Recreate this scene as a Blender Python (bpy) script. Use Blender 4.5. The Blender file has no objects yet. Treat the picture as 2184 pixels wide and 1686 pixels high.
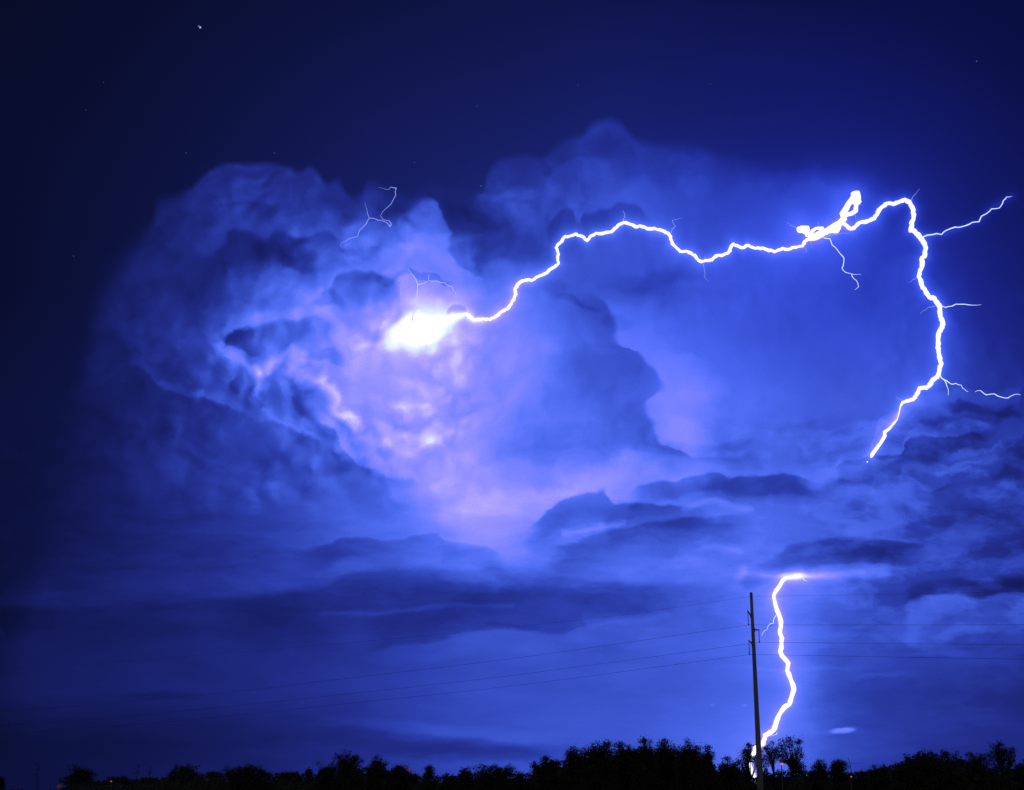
import bpy, bmesh, math, random
from mathutils import Vector, Matrix
import mathutils.noise as mnoise

S = bpy.context.scene
COL = S.collection
# ---------------------------------------------------------------- camera
PITCH = math.radians(16.12)          # looking up at the storm
FOC = 2965.0                         # focal length in units of a 2184 wide frame
EYE = 1.6
cam_d = bpy.data.cameras.new('camera')
cam_d.sensor_width = 36.0
cam_d.lens = 36.0 * FOC / 2184.0
cam_d.clip_start = 0.1
cam_d.clip_end = 20000
cam = bpy.data.objects.new('camera', cam_d)
cam.location = (0, 0, EYE)
cam.rotation_euler = (math.pi / 2 + PITCH, 0, 0)
COL.objects.link(cam)
S.camera = cam
FWD = Vector((0, math.cos(PITCH), math.sin(PITCH)))
UPV = Vector((0, -math.sin(PITCH), math.cos(PITCH)))

S.view_settings.view_transform = 'Standard'
S.view_settings.look = 'None'
S.view_settings.exposure = 0
S.view_settings.gamma = 1
S.render.engine = 'CYCLES'
S.cycles.max_bounces = 3
S.cycles.transparent_max_bounces = 8
S.cycles.use_denoising = False
S.cycles.use_adaptive_sampling = True
S.cycles.adaptive_threshold = 0.01
S.cycles.adaptive_min_samples = 8


def at(px, py, Y):
    """point at distance Y (world y) on a line of sight, 2184x1686 layout units"""
    v = FWD + Vector((1, 0, 0)) * ((px - 1092) / FOC) + UPV * ((843 - py) / FOC)
    return Vector((0, 0, EYE)) + v * (Y / v.y)


def lin(c):
    c = c / 255.0
    return c / 12.92 if c <= 0.04045 else ((c + 0.055) / 1.055) ** 2.4


# ---------------------------------------------------------------- the traced course of the two strokes (layout units)
Z = {1: lambda x, y: (x * .33346, y * .33346), 2: lambda x, y: (728.3 + x * .33346, y * .33346), 3: lambda x, y: (1456.7 + x * .3333, y * .3333),
     5: lambda x, y: (728.3 + x * .33346, 562 + y * .33346), 6: lambda x, y: (1456.7 + x * .3333, 562 + y * .3333),
     4: lambda x, y: (1439.6 + x * .3042, 1173 + y * .3042)}


def conv(reg, pts): return [Z[reg](*p) for p in pts]


mainpts = (conv(5, [(560, 400), (620, 372), (660, 362), (720, 355), (740, 342), (765, 332), (795, 324), (812, 331), (828, 345), (845, 362), (880, 357), (920, 358),
                    (950, 360), (980, 345), (1015, 315), (1050, 296), (1075, 275), (1095, 240), (1112, 205), (1108, 165), (1125, 140), (1145, 120),
                    (1170, 110), (1215, 110), (1260, 85), (1315, 60), (1335, 38), (1365, 22), (1388, 2)]) +
           conv(2, [(1383, 1650), (1388, 1630), (1372, 1585), (1385, 1565), (1410, 1545), (1430, 1515), (1465, 1510), (1497, 1498), (1520, 1508),
                    (1548, 1518), (1570, 1540), (1590, 1515), (1625, 1495), (1680, 1492), (1725, 1485), (1745, 1465), (1775, 1438), (1810, 1425),
                    (1845, 1435), (1880, 1452), (1900, 1448), (1955, 1465), (2010, 1465), (2060, 1480), (2090, 1495), (2105, 1515), (2115, 1560),
                    (2145, 1590), (2165, 1608)]) +
           conv(3, [(5, 1610), (20, 1608), (50, 1620), (75, 1635), (92, 1660), (118, 1675), (150, 1668), (185, 1665), (205, 1645), (235, 1635), (285, 1622),
                    (300, 1605), (305, 1585), (322, 1563), (355, 1577), (380, 1587), (412, 1570), (440, 1583), (470, 1590), (510, 1588), (540, 1600),
                    (570, 1605), (585, 1612), (615, 1600), (640, 1592), (670, 1600), (710, 1583), (765, 1575), (778, 1545), (795, 1535), (850, 1528),
                    (890, 1505), (930, 1485), (965, 1478), (990, 1450), (1000, 1428), (1025, 1428), (1045, 1443), (1060, 1460), (1085, 1465), (1110, 1445),
                    (1135, 1425), (1180, 1417), (1225, 1400), (1245, 1370), (1260, 1340), (1285, 1320), (1310, 1303), (1345, 1308), (1390, 1290),
                    (1420, 1280), (1450, 1292), (1462, 1320), (1475, 1345), (1475, 1390), (1462, 1430), (1458, 1475), (1480, 1480), (1500, 1500),
                    (1525, 1530), (1545, 1560), (1552, 1600), (1545, 1640), (1525, 1660), (1532, 1682)]) +
           conv(6, [(1530, 10), (1520, 40), (1508, 85), (1525, 125), (1540, 160), (1560, 195), (1575, 215), (1610, 225), (1620, 245), (1640, 270),
                    (1645, 340), (1662, 380), (1658, 410), (1635, 450), (1632, 500), (1632, 540), (1640, 590), (1652, 640), (1640, 690), (1630, 720),
                    (1600, 745), (1575, 785), (1555, 797), (1515, 800), (1495, 840), (1478, 865), (1440, 880), (1405, 890), (1392, 915), (1387, 940)]))
lowpts = conv(4, [(868, 186), (845, 190), (800, 192), (765, 208), (742, 238), (710, 285), (692, 325), (702, 380), (717, 430), (737, 480), (742, 540), (737, 590), (750, 620),
                  (747, 660), (738, 715), (765, 760), (795, 795), (787, 850), (805, 890), (828, 950), (833, 980), (815, 1040), (800, 1085), (762, 1110),
                  (735, 1150), (710, 1210), (698, 1250), (670, 1280), (630, 1302), (622, 1340), (618, 1365), (590, 1378), (563, 1392), (552, 1430),
                  (530, 1462), (522, 1495), (540, 1545), (560, 1592), (566, 1625)])


def simplify(pts, tol):
    a, b = pts[0], pts[-1]
    L = math.hypot(b[0] - a[0], b[1] - a[1]) or 1e-6
    best, bi = 0, 0
    for i, p in enumerate(pts[1:-1], 1):
        d = abs((b[0] - a[0]) * (a[1] - p[1]) - (a[0] - p[0]) * (b[1] - a[1])) / L
        if d > best: best, bi = d, i
    if best < tol: return [a, b]
    return simplify(pts[:bi + 1], tol)[:-1] + simplify(pts[bi:], tol)


# ---------------------------------------------------------------- world: the night storm sky
W = bpy.data.worlds.new('World')
S.world = W
W.use_nodes = True
nt = W.node_tree
nt.nodes.clear()
NN, LL = nt.nodes, nt.links


def put(sock, v):
    if isinstance(v, bpy.types.NodeSocket):
        LL.new(v, sock)
    else:
        sock.default_value = v


def M(op, a, b=None, c=None, clamp=False):
    n = NN.new('ShaderNodeMath')
    n.operation = op
    n.use_clamp = clamp
    put(n.inputs[0], a)
    if b is not None: put(n.inputs[1], b)
    if c is not None: put(n.inputs[2], c)
    return n.outputs[0]


def V(op, a, b=None, s=None):
    n = NN.new('ShaderNodeVectorMath')
    n.operation = op
    put(n.inputs[0], a)
    if b is not None: put(n.inputs[1], b)
    if s is not None: put(n.inputs['Scale'], s)
    return n.outputs['Value'] if op in ('DOT_PRODUCT', 'LENGTH', 'DISTANCE') else n.outputs[0]


def MR(v, a, b, c=0.0, d=1.0, smooth=True):
    n = NN.new('ShaderNodeMapRange')
    n.interpolation_type = 'SMOOTHSTEP' if smooth else 'LINEAR'
    n.clamp = True
    put(n.inputs[0], v)
    for i, q in enumerate((a, b, c, d)):
        put(n.inputs[i + 1], q)
    return n.outputs[0]


def curve(v, pts, x0, x1, y0, y1, smooth=True):
    """piecewise curve through pts (x in x0..x1, y in y0..y1)"""
    n = NN.new('ShaderNodeFloatCurve')
    sc = 1.0 / (x1 - x0)
    t = M('MULTIPLY_ADD', v, sc, -x0 * sc)
    LL.new(t, n.inputs['Value'])
    cv = n.mapping.curves[0]
    n.mapping.use_clip = True
    n.mapping.extend = 'HORIZONTAL'
    P = sorted(((x - x0) * sc, (y - y0) / (y1 - y0)) for x, y in pts)
    P = [(min(max(x, 0), 1), min(max(y, 0), 1)) for x, y in P]
    cv.points[0].location = P[0]
    cv.points[1].location = P[-1]
    for p in P[1:-1]:
        cv.points.new(*p)
    for p in cv.points:
        p.handle_type = 'AUTO_CLAMPED' if smooth else 'VECTOR'
    n.mapping.update()
    if y0 == 0 and y1 == 1:
        return n.outputs[0]
    return M('MULTIPLY_ADD', n.outputs[0], y1 - y0, y0)


def noise(vec, scale, detail=5, rough=0.55, dist=0.0, kind='FBM'):
    n = NN.new('ShaderNodeTexNoise')
    n.noise_dimensions = '3D'
    n.noise_type = kind
    put(n.inputs['Vector'], vec)
    n.inputs['Scale'].default_value = scale
    n.inputs['Detail'].default_value = detail
    n.inputs['Roughness'].default_value = rough
    n.inputs['Distortion'].default_value = dist
    return n


tc = NN.new('ShaderNodeTexCoord').outputs['Generated']
dirn = V('NORMALIZE', tc)
# tangent coordinates of the sky round the storm's centre, 16 degrees above the northern horizon
dx = V('DOT_PRODUCT', dirn, (1, 0, 0))
dyr = V('DOT_PRODUCT', dirn, tuple(FWD))
dz = V('DOT_PRODUCT', dirn, tuple(UPV))
dy = M('MAXIMUM', dyr, 0.35)
X = M('MULTIPLY_ADD', M('DIVIDE', dx, dy), FOC, 1092.0)
Y = M('MULTIPLY_ADD', M('DIVIDE', dz, dy), -FOC, 843.0)
cb = NN.new('ShaderNodeCombineXYZ')
LL.new(X, cb.inputs[0]); LL.new(Y, cb.inputs[1])
P0 = cb.outputs[0]


def warp(p, scale, amp, detail, rough=0.55, off=(0, 0, 0), stretch=(1, 1, 1), kind='FBM'):
    q = V('MULTIPLY_ADD', p, stretch)
    q.node.inputs[2].default_value = off
    n = noise(q, scale, detail, rough, kind=kind)
    c = V('SUBTRACT', n.outputs['Color'], (0.5, 0.5, 0.5))
    return V('MULTIPLY', c, amp)


# puffy turbulence for the cumulus, stretched turbulence for the low layers
low = MR(Y, 960, 1180)                       # 0 in the towers, 1 in the low stratus
w1 = warp(P0, 1 / 150.0, (110, 110, 0), 2, 0.5)
w2 = warp(P0, 1 / 44.0, (52, 52, 0), 5, 0.52, off=(7, 3, 11))
wl = warp(P0, 1 / 50.0, (110, 46, 0), 6, 0.6, off=(31, 17, 5), stretch=(0.45, 1.3, 1))
wc = V('ADD', w1, w2)
mixv = NN.new('ShaderNodeMix'); mixv.data_type = 'VECTOR'
LL.new(low, mixv.inputs[0]); LL.new(wc, mixv.inputs[4]); LL.new(wl, mixv.inputs[5])
WV = mixv.outputs[1]
P1 = V('ADD', P0, WV)                        # fully warped
halfw = V('SCALE', WV, s=0.55)
P2 = V('ADD', P0, halfw)                     # gently warped, for drawn edges
P3 = V('ADD', P0, V('SCALE', WV, s=0.28))    # hardly warped, for the outline against the clear sky
sp = NN.new('ShaderNodeSeparateXYZ'); LL.new(P1, sp.inputs[0])
X1, Y1 = sp.outputs[0], sp.outputs[1]
sp = NN.new('ShaderNodeSeparateXYZ'); LL.new(P2, sp.inputs[0])
X2, Y2 = sp.outputs[0], sp.outputs[1]
sp = NN.new('ShaderNodeSeparateXYZ'); LL.new(P3, sp.inputs[0])
X3, Y3 = sp.outputs[0], sp.outputs[1]

GX = [104.0 * i for i in range(22)]


def grid(x, y, rows, ys, xs=GX):
    out = None
    for i, r in enumerate(rows):
        c = curve(x, list(zip(xs, r)), xs[0], xs[-1], 0, 130)
        if out is None:
            out = c
        else:
            t = MR(y, ys[i - 1], ys[i], smooth=False)
            n = NN.new('ShaderNodeMix'); n.data_type = 'FLOAT'
            LL.new(t, n.inputs[0]); LL.new(out, n.inputs[2]); LL.new(c, n.inputs[3])
            out = n.outputs[0]
    return out


#SKYDATA
CLEAR = [  # brightness of the clear night sky
    [4, 6, 8, 10, 12, 13, 12, 11, 9],
    [5, 7, 10, 13, 15, 17, 17, 15, 11],
    [6, 8, 12, 16, 19, 22, 22, 20, 14],
    [6, 9, 14, 19, 23, 26, 28, 24, 17],
    [6, 10, 15, 21, 25, 30, 33, 31, 22],
    [9, 13, 17, 21, 25, 30, 36, 34, 26],
]
ESKY = grid(X, Y, CLEAR, [0, 140, 290, 420, 620, 900], [273.0 * i for i in range(9)])
CLOUD = [  # brightness of the flash-lit storm cloud
    [6, 8, 12, 18, 26, 30, 30, 28, 26, 22, 24, 28, 32, 33, 32, 31, 30, 25, 22, 19, 16, 13],   # 316
    [6, 8, 12, 18, 24, 29, 30, 31, 29, 26, 31, 37, 40, 42, 42, 40, 40, 42, 34, 26, 21, 17],   # 421
    [7, 9, 13, 22, 27, 30, 38, 56, 68, 62, 40, 38, 43, 46, 45, 45, 45, 44, 39, 34, 25, 19],   # 527
    [7, 10, 16, 24, 26, 40, 64, 70, 76, 88, 70, 56, 49, 47, 47, 48, 47, 45, 42, 38, 29, 25],   # 632
    [7, 10, 17.5, 25.5, 36, 60, 70, 78, 88, 90, 80, 74, 59, 59, 60, 55, 51, 49, 47, 43, 33, 28],   # 738
    [7, 11, 16.5, 25.5, 37, 46, 57, 80, 86, 88, 83, 70, 59, 58, 71, 63, 56, 51, 49, 47, 36, 30],   # 843
    [8, 12, 17, 26, 33, 42, 51, 58, 84, 90, 81, 66, 66, 62, 71, 62, 59, 54, 52, 46, 42, 38],   # 948
    [9, 12, 17, 25, 31, 38, 45, 53, 64, 84, 91, 82, 79, 73, 62, 56, 56, 55, 52, 46, 43, 40],   # 1054
    [11, 13, 17, 23, 28, 34, 42, 51, 60, 70, 84, 76, 60, 60, 60, 60, 57, 51, 48, 43, 39, 35],   # 1159
    [14, 17, 21, 24, 28, 31, 33, 34, 37, 38, 40, 44, 49, 54, 57, 60, 64, 54, 47, 43, 41, 40],   # 1265
    [15, 18, 18.5, 20.5, 22.5, 25.5, 27.5, 30.5, 34.5, 39, 45, 47, 47, 49, 51, 55, 60, 50, 44, 41, 39, 36],   # 1370
    [14, 18, 19.5, 21.5, 23.5, 26.5, 29.5, 33.5, 37.5, 42, 45, 46, 47, 48, 50, 52, 56, 42, 36, 33, 31, 28],   # 1475
    [7.5, 10.5, 11, 13, 15, 18, 22, 26, 33.5, 41, 44, 47, 49, 51, 54, 57, 58, 46, 39, 34, 31, 27],   # 1581
    [9, 10, 12, 15, 18, 21, 25, 30, 34, 39, 43, 46, 49, 52, 55, 57, 56, 42, 34, 30, 27, 24],   # 1686
]
CY = [316, 421, 527, 632, 738, 843, 948, 1054, 1159, 1265, 1370, 1475, 1581, 1686]
ECL = grid(X1, Y1, CLOUD, CY)
# outline of the cloud tops
TOP = [(0, 1300), (60, 1150), (110, 1000), (150, 850), (180, 720), (205, 620), (250, 545), (300, 490), (325, 455),
       (335, 428), (365, 412), (400, 402), (425, 375), (460, 350), (500, 340), (545, 345), (580, 346), (612, 360),
       (632, 370), (655, 358), (685, 375), (702, 388), (722, 379), (742, 402), (760, 415), (775, 400), (790, 386),
       (808, 393), (830, 403), (860, 416), (900, 408), (930, 402), (960, 420), (1000, 418), (1030, 400), (1045, 367),
       (1062, 345), (1090, 333), (1120, 328), (1150, 330), (1180, 312), (1210, 292), (1240, 286), (1262, 266),
       (1290, 256), (1320, 262), (1345, 284), (1370, 297), (1410, 300), (1450, 300), (1480, 306), (1520, 318),
       (1560, 330), (1600, 340), (1640, 345), (1680, 346), (1740, 342), (1790, 348), (1830, 370), (1870, 392),
       (1950, 430), (2050, 500), (2184, 600)]
ytop = curve(X3, TOP, 0, 2184, 250, 1300)
soft = curve(X, [(0, 300), (200, 170), (310, 60), (400, 22), (500, 14), (700, 16), (800, 40), (960, 60), (1040, 22),
                 (1300, 18), (1450, 30), (1700, 60), (1850, 130), (2184, 300)], 0, 2184, 0, 300)
mtop = MR(M('DIVIDE', M('SUBTRACT', Y3, ytop), soft), -0.4, 1.0)
n = NN.new('ShaderNodeMix'); n.data_type = 'FLOAT'
LL.new(mtop, n.inputs[0]); LL.new(ESKY, n.inputs[2]); LL.new(ECL, n.inputs[3])
E = n.outputs[0]

def addE(e, s, a):
    return M('MULTIPLY_ADD', s, a, e)


def blob(E, cx, cy, rx, ry, amp, rot=0, inner=0.35, p=None):
    """soft (inner~0) or crisp (inner~.9) elliptical cloud puff or painted glow patch"""
    r = V('SUBTRACT', P1 if p is None else p, (cx, cy, 0))
    if rot:
        c, s = math.cos(math.radians(rot)), math.sin(math.radians(rot))
        u = V('DOT_PRODUCT', r, (c / rx, s / rx, 0))
        v = V('DOT_PRODUCT', r, (-s / ry, c / ry, 0))
        r = M('SQRT', M('MULTIPLY_ADD', u, u, M('MULTIPLY', v, v)))
    else:
        r = V('LENGTH', V('MULTIPLY', r, (1 / rx, 1 / ry, 0)))
    return addE(E, MR(r, 1.0, inner), amp)


def seg_dist(pts, p):
    """distance to a polyline"""
    out = None
    for a, b in zip(pts[:-1], pts[1:]):
        a = Vector((a[0], a[1], 0)); b = Vector((b[0], b[1], 0))
        L = (b - a).length
        d = (b - a) / L
        r = V('SUBTRACT', p, tuple(a))
        t = V('DOT_PRODUCT', r, tuple(d))
        t = M('MINIMUM', M('MAXIMUM', t, 0.0), L)
        q = V('SCALE', tuple(d), s=t)
        ds = V('DISTANCE', r, q)
        out = ds if out is None else M('MINIMUM', out, ds)
    return out


def stroke(E, pts, w, amp, p=None):
    d = seg_dist(pts, P1 if p is None else p)
    return addE(E, MR(d, w, 0.0), amp)


def edge(E, pts, prof, fade, vert=False, p=None):
    """a drawn cloud edge: y=f(x) (or x=f(y)); prof = brightness against distance past it; fade at both ends"""
    x, y = (X2, Y2) if p is None else p
    if vert: x, y = y, x
    xs = [q[0] for q in pts]; ys = [q[1] for q in pts]
    f = curve(x, pts, min(xs) - 1, max(xs) + 1, min(ys) - 1, max(ys) + 1)
    d = M('SUBTRACT', y, f)
    ps = [q[0] for q in prof]; pv = [q[1] for q in prof]
    g = curve(d, prof, min(ps), max(ps), min(pv), max(pv))
    a, b = fade
    w = M('MULTIPLY', MR(x, min(xs), min(xs) + a), MR(x, max(xs), max(xs) - b))
    return addE(E, g, w)


DARK = lambda a, w, t: [(-4, 0), (w * .5, -a * .75), (w, -a), (t * .5, -a * .75), (t, 0)]
# --- left tower
E = edge(E, [(400, 585), (440, 545), (480, 505), (513, 482), (540, 488), (570, 496), (600, 486), (622, 497), (650, 495), (690, 486),
             (722, 500), (760, 530)], [(-50, 0), (-2, 5), (20, -6), (50, -5), (110, 0)], (90, 50))
E = blob(E, 440, 430, 90, 60, 4)
E = blob(E, 560, 400, 80, 45, 3, inner=.6)
E = blob(E, 640, 560, 90, 26, -8, 8)
E = edge(E, [(700, 620), (715, 596), (740, 568), (780, 560), (812, 574), (842, 594), (860, 625)], [(-16, 0), (-3, 3), (17, -16), (40, -11), (68, -5), (110, 0)], (16, 14))
E = blob(E, 765, 625, 70, 50, -7, -15, .1)
E = stroke(E, [(676, 620), (690, 670), (715, 712), (770, 724)], 28, 10)
E = blob(E, 806, 712, 50, 24, -13, -10, 0, P2)
E = stroke(E, [(852, 600), (838, 660), (815, 700)], 24, 9)
E = blob(E, 700, 640, 40, 30, -12, 0, .4)
E = blob(E, 815, 585, 36, 22, -8, 20, .5)
E = edge(E, [(440, 745), (485, 722), (500, 705), (560, 695), (620, 684), (660, 680), (720, 700)],
         [(-30, 0), (-2, 8), (15, -14), (38, -10), (85, 0)], (45, 90))
E = blob(E, 520, 728, 44, 26, -10, 20, .6)
E = blob(E, 468, 750, 50, 46, 10, 50, .1)
E = stroke(E, [(487, 740), (517, 772), (548, 800), (565, 835)], 26, 22)
E = stroke(E, [(560, 790), (600, 765), (626, 745), (636, 795), (667, 812), (700, 815), (728, 850), (750, 900)], 26, 22)
E = blob(E, 492, 826, 28, 28, -9, 0, .4)
E = blob(E, 590, 840, 28, 50, -10, -10, .4)
E = blob(E, 662, 862, 62, 34, -18, 15, .3)
E = blob(E, 700, 752, 60, 22, -14, 10, .4)
E = edge(E, [(250, 790), (290, 780), (320, 800), (355, 838), (400, 845), (440, 848), (480, 862), (520, 880), (545, 895), (600, 895), (650, 925), (690, 960)],
         [(-20, 0), (-2, 3), (8, -4), (60, -5), (140, 0)], (60, 60))
E = stroke(E, [(355, 838), (395, 842), (440, 848), (480, 862), (500, 872)], 14, 5)
E = stroke(E, [(560, 882), (600, 897), (640, 903), (668, 930)], 12, 9)
E = edge(E, [(640, 870), (700, 900), (735, 945), (760, 985), (800, 1000), (870, 1010), (900, 1020)],
         [(-30, 0), (-2, 6), (14, -12), (60, -9), (120, 0)], (50, 40))
E = stroke(E, [(800, 850), (872, 868), (905, 890), (930, 930)], 30, 2)
E = stroke(E, [(740, 880), (790, 960), (800, 1000)], 30, 10)
# --- round the flash
E = edge(E, [(948, 672), (956, 658), (970, 651), (984, 653), (1000, 668)], [(-6, 0), (5, -11), (12, -8), (19, 0)], (8, 8), p=(X3, Y3))
E = blob(E, 900, 640, 110, 70, 6)
E = blob(E, 790, 730, 240, 170, 8, 10, 0, P2)
E = blob(E, 900, 980, 200, 190, 6, 20, 0, P2)
E = blob(E, 900, 705, 130, 90, 10, 0, 0, P2)
E = blob(E, 850, 738, 60, 36, 9, 0, 0, P2)
E = blob(E, 890, 703, 78, 46, 18, -8, 0, P2)
E = blob(E, 912, 699, 50, 42, 32, 0, 0, P2)
E = blob(E, 915, 694, 36, 26, 34, 0, 0, P3)
E = blob(E, 870, 709, 28, 12, 20, -8, 0, P3)
E = blob(E, 900, 720, 190, 130, 8, 0, 0, P2)
E = stroke(E, [(854, 712), (880, 706)], 9, 30, P3)
E = blob(E, 905, 585, 60, 14, -14, 5, .5)
E = blob(E, 850, 505, 90, 34, 6)
E = blob(E, 880, 480, 50, 40, 5)
E = blob(E, 760, 520, 60, 12, -8, -5, .3)
# --- between the towers
E = edge(E, [(412, 900), (432, 918), (450, 942), (474, 962), (490, 968), (504, 958), (527, 957), (545, 964), (570, 1000), (600, 1060)],
         [(-80, 0), (-12, 10), (6, -7), (50, -6), (100, 0)], (40, 40), vert=True)
E = edge(E, [(1158, 520), (1162, 478), (1175, 466), (1187, 453), (1210, 442), (1230, 450), (1248, 464), (1256, 448), (1300, 441), (1330, 431),
             (1352, 438), (1375, 462), (1392, 490)], [(-30, 0), (-2, 2), (14, -7), (50, -4), (90, 0)], (20, 30))
E = edge(E, [(1140, 420), (1157, 385), (1195, 355), (1230, 344), (1290, 350), (1350, 360)], [(-12, 0), (12, 5), (60, 3), (100, 0)], (20, 60))
E = edge(E, [(1040, 470), (1060, 425), (1095, 405), (1130, 400), (1165, 430)], [(-12, 0), (12, 5), (60, 2), (90, 0)], (30, 40))
E = blob(E, 1030, 455, 60, 30, -5)
E = blob(E, 1180, 620, 60, 30, -6)
E = blob(E, 1400, 590, 120, 40, -5)
# --- the big central mass and its right hand edge
E = edge(E, [(600, 1260), (650, 1290), (709, 1302), (729, 1309), (749, 1328), (755, 1362), (782, 1389), (809, 1412), (832, 1420), (852, 1409), (866, 1384),
             (879, 1379), (916, 1389), (936, 1399), (950, 1412), (962, 1460), (975, 1480)],
         [(-190, 0), (-70, -4), (-10, -9), (12, 9), (60, 8), (150, 0)], (70, 10), vert=True)
E = blob(E, 1290, 800, 110, 60, -5)
E = blob(E, 1230, 950, 130, 60, -4)
E = blob(E, 1300, 690, 40, 26, -5)
E = blob(E, 1225, 650, 60, 18, -6, 20)
E = stroke(E, [(960, 1090), (1100, 1080), (1230, 1040), (1350, 1012), (1520, 992)], 50, 8)
E = edge(E, [(1380, 950), (1450, 960), (1550, 955), (1650, 965)], [(-20, 0), (4, -9), (24, -9), (60, 0)], (60, 60))
# --- low dark clouds
E = edge(E, [(1112, 1135), (1134, 1115), (1160, 1098), (1190, 1073), (1222, 1058), (1280, 1053), (1308, 1071), (1382, 1068), (1440, 1074), (1540, 1085)],
         [(-60, 0), (-24, 3), (-3, 6), (8, -18), (30, -20), (58, -10), (95, 0)], (50, 130))
E = edge(E, [(1325, 1058), (1352, 1044), (1392, 1029), (1442, 1024), (1474, 1008), (1532, 1005), (1562, 1015), (1642, 1012), (1712, 1018), (1760, 1024)],
         [(-40, 0), (-16, 2), (-3, 4), (6, -15), (28, -17), (44, -8), (66, 0)], (60, 60))
E = edge(E, [(1150, 1180), (1217, 1153), (1300, 1131), (1400, 1112), (1500, 1100), (1640, 1092)], [(-16, 0), (-5, 3), (8, -10), (40, -8), (85, 0)], (60, 90))
E = stroke(E, [(1192, 1138), (1262, 1124), (1327, 1113)], 14, 14)
E = stroke(E, [(1500, 1160), (1572, 1172)], 22, 8)
E = blob(E, 1470, 1200, 90, 20, 6)
E = stroke(E, [(1460, 1085), (1530, 1070), (1600, 1078)], 14, 9)
E = edge(E, [(1580, 1212), (1625, 1200), (1657, 1186), (1684, 1165), (1742, 1158), (1792, 1150), (1842, 1153), (1917, 1160), (2000, 1175)],
         [(-8, 0), (6, -12), (30, -15), (44, -10), (54, 0)], (20, 90))
E = edge(E, [(420, 1262), (560, 1250), (680, 1240), (720, 1223), (780, 1206), (900, 1196), (1000, 1206), (1060, 1195), (1120, 1196), (1180, 1214), (1300, 1226), (1450, 1230), (1600, 1236)],
         [(-30, 0), (-3, 4), (22, -4), (60, -6), (100, -4), (150, 0)], (180, 120))
E = edge(E, [(760, 1400), (860, 1376), (930, 1366), (1000, 1347), (1080, 1340), (1180, 1352), (1240, 1332), (1330, 1318), (1440, 1310)],
         [(-90, 0), (-30, -5), (-4, -4), (10, 3), (60, 0)], (80, 80))
E = edge(E, [(625, 1176), (700, 1161), (760, 1146), (825, 1155), (880, 1146), (930, 1138), (948, 1155), (990, 1160), (1040, 1171), (1090, 1188)],
         [(-5, 0), (8, -12), (22, -11), (60, 0)], (90, 40))
E = stroke(E, [(690, 1311), (850, 1304), (960, 1291), (1090, 1294)], 9, 5, P2)
E = stroke(E, [(1250, 1322), (1340, 1314), (1420, 1312)], 16, 5)
E = blob(E, 1080, 1340, 110, 16, -5, 0, .2)
# --- clouds at the right
E = edge(E, [(1700, 1012), (1800, 1002), (1850, 975), (1862, 915), (1880, 888), (1930, 868), (1960, 851), (2010, 839), (2060, 832), (2110, 836), (2184, 842)],
         [(-12, 0), (6, 7), (24, 2), (60, -3), (110, 0)], (80, 1))
E = edge(E, [(1790, 1000), (1803, 992), (1850, 974), (1887, 968), (1913, 972), (1930, 941), (1957, 932), (2023, 927), (2073, 915), (2130, 905)],
         [(-24, 0), (-3, 6), (8, -10), (34, -9), (70, 0)], (16, 50))
E = stroke(E, [(1990, 992), (2050, 984), (2090, 1000)], 12, 7)
E = stroke(E, [(2020, 900), (2060, 888), (2100, 894)], 10, 6)
for a in [(2075, 858, 66, 16, -10, 4), (2150, 875, 46, 18, -9, 12), (1995, 888, 46, 10, -6, -12),
          (1940, 1010, 110, 26, -9, 2), (2157, 962, 44, 14, -8, 0), (2150, 1006, 60, 20, -8, 0),
          (1885, 905, 30, 14, 6, 0), (2060, 950, 80, 10, 6, -8), (2030, 975, 60, 8, 7, -6), (1800, 1045, 120, 16, -3, 0)]:
    E = blob(E, *a, .3)
E = edge(E, [(1925, 1292), (1945, 1278), (1982, 1268), (2042, 1263), (2090, 1275), (2117, 1270), (2142, 1263), (2200, 1262)],
         [(-40, 0), (-6, -10), (9, 11), (44, 7), (110, 0)], (20, 1))
E = blob(E, 1990, 1350, 150, 34, 7, -8, .1)
E = blob(E, 2140, 1245, 90, 14, -5)
E = blob(E, 2060, 1100, 130, 46, -5)
E = blob(E, 1990, 1395, 120, 12, 3, 0, .1)
E = blob(E, 1800, 1559, 38, 9, 26, -5, .35, P3)
E = blob(E, 1815, 1554, 18, 8, 8, 0, .2, P3)
E = blob(E, 1790, 1561, 90, 12, 5, 0, .1)
E = blob(E, 1520, 1504, 8, 5, 8, 0, .1, P0)
E = blob(E, 1588, 1505, 11, 5, 7, 0, .1, P0)
E = blob(E, 1700, 1425, 260, 9, 3, 0, .1)
E = blob(E, 1880, 1440, 110, 10, 4, -6, .1)
# --- low bands at the left
E = edge(E, [(0, 1296), (200, 1292), (400, 1284), (560, 1270), (700, 1262)], [(-50, 0), (-10, 2), (16, -3), (90, 0)], (1, 80))
E = edge(E, [(640, 1545), (780, 1552), (860, 1560), (1050, 1574), (1260, 1588)], [(-26, 0), (-4, 4), (4, 1), (14, -2), (40, 0)], (120, 160))
E = blob(E, 1000, 1602, 330, 28, -10, 2, .1)
E = blob(E, 330, 1483, 150, 14, -4, 2, .1)
# --- glow of the cloud base above the ground stroke, painted into its brightness
E = stroke(E, [(1590, 1222), (1700, 1228), (1880, 1222)], 26, 17, P2)
E = blob(E, 1730, 1226, 150, 15, 16, 0, 0, P2)
E = blob(E, 1640, 1230, 30, 9, 10, 0, 0, P2)

# --- glow round the strokes, painted into the sky brightness by distance
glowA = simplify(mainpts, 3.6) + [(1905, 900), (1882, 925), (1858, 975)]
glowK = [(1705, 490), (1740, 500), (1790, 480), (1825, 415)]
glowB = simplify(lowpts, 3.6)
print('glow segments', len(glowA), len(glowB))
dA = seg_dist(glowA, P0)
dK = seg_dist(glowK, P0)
dB = seg_dist(glowB, P0)


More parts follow.
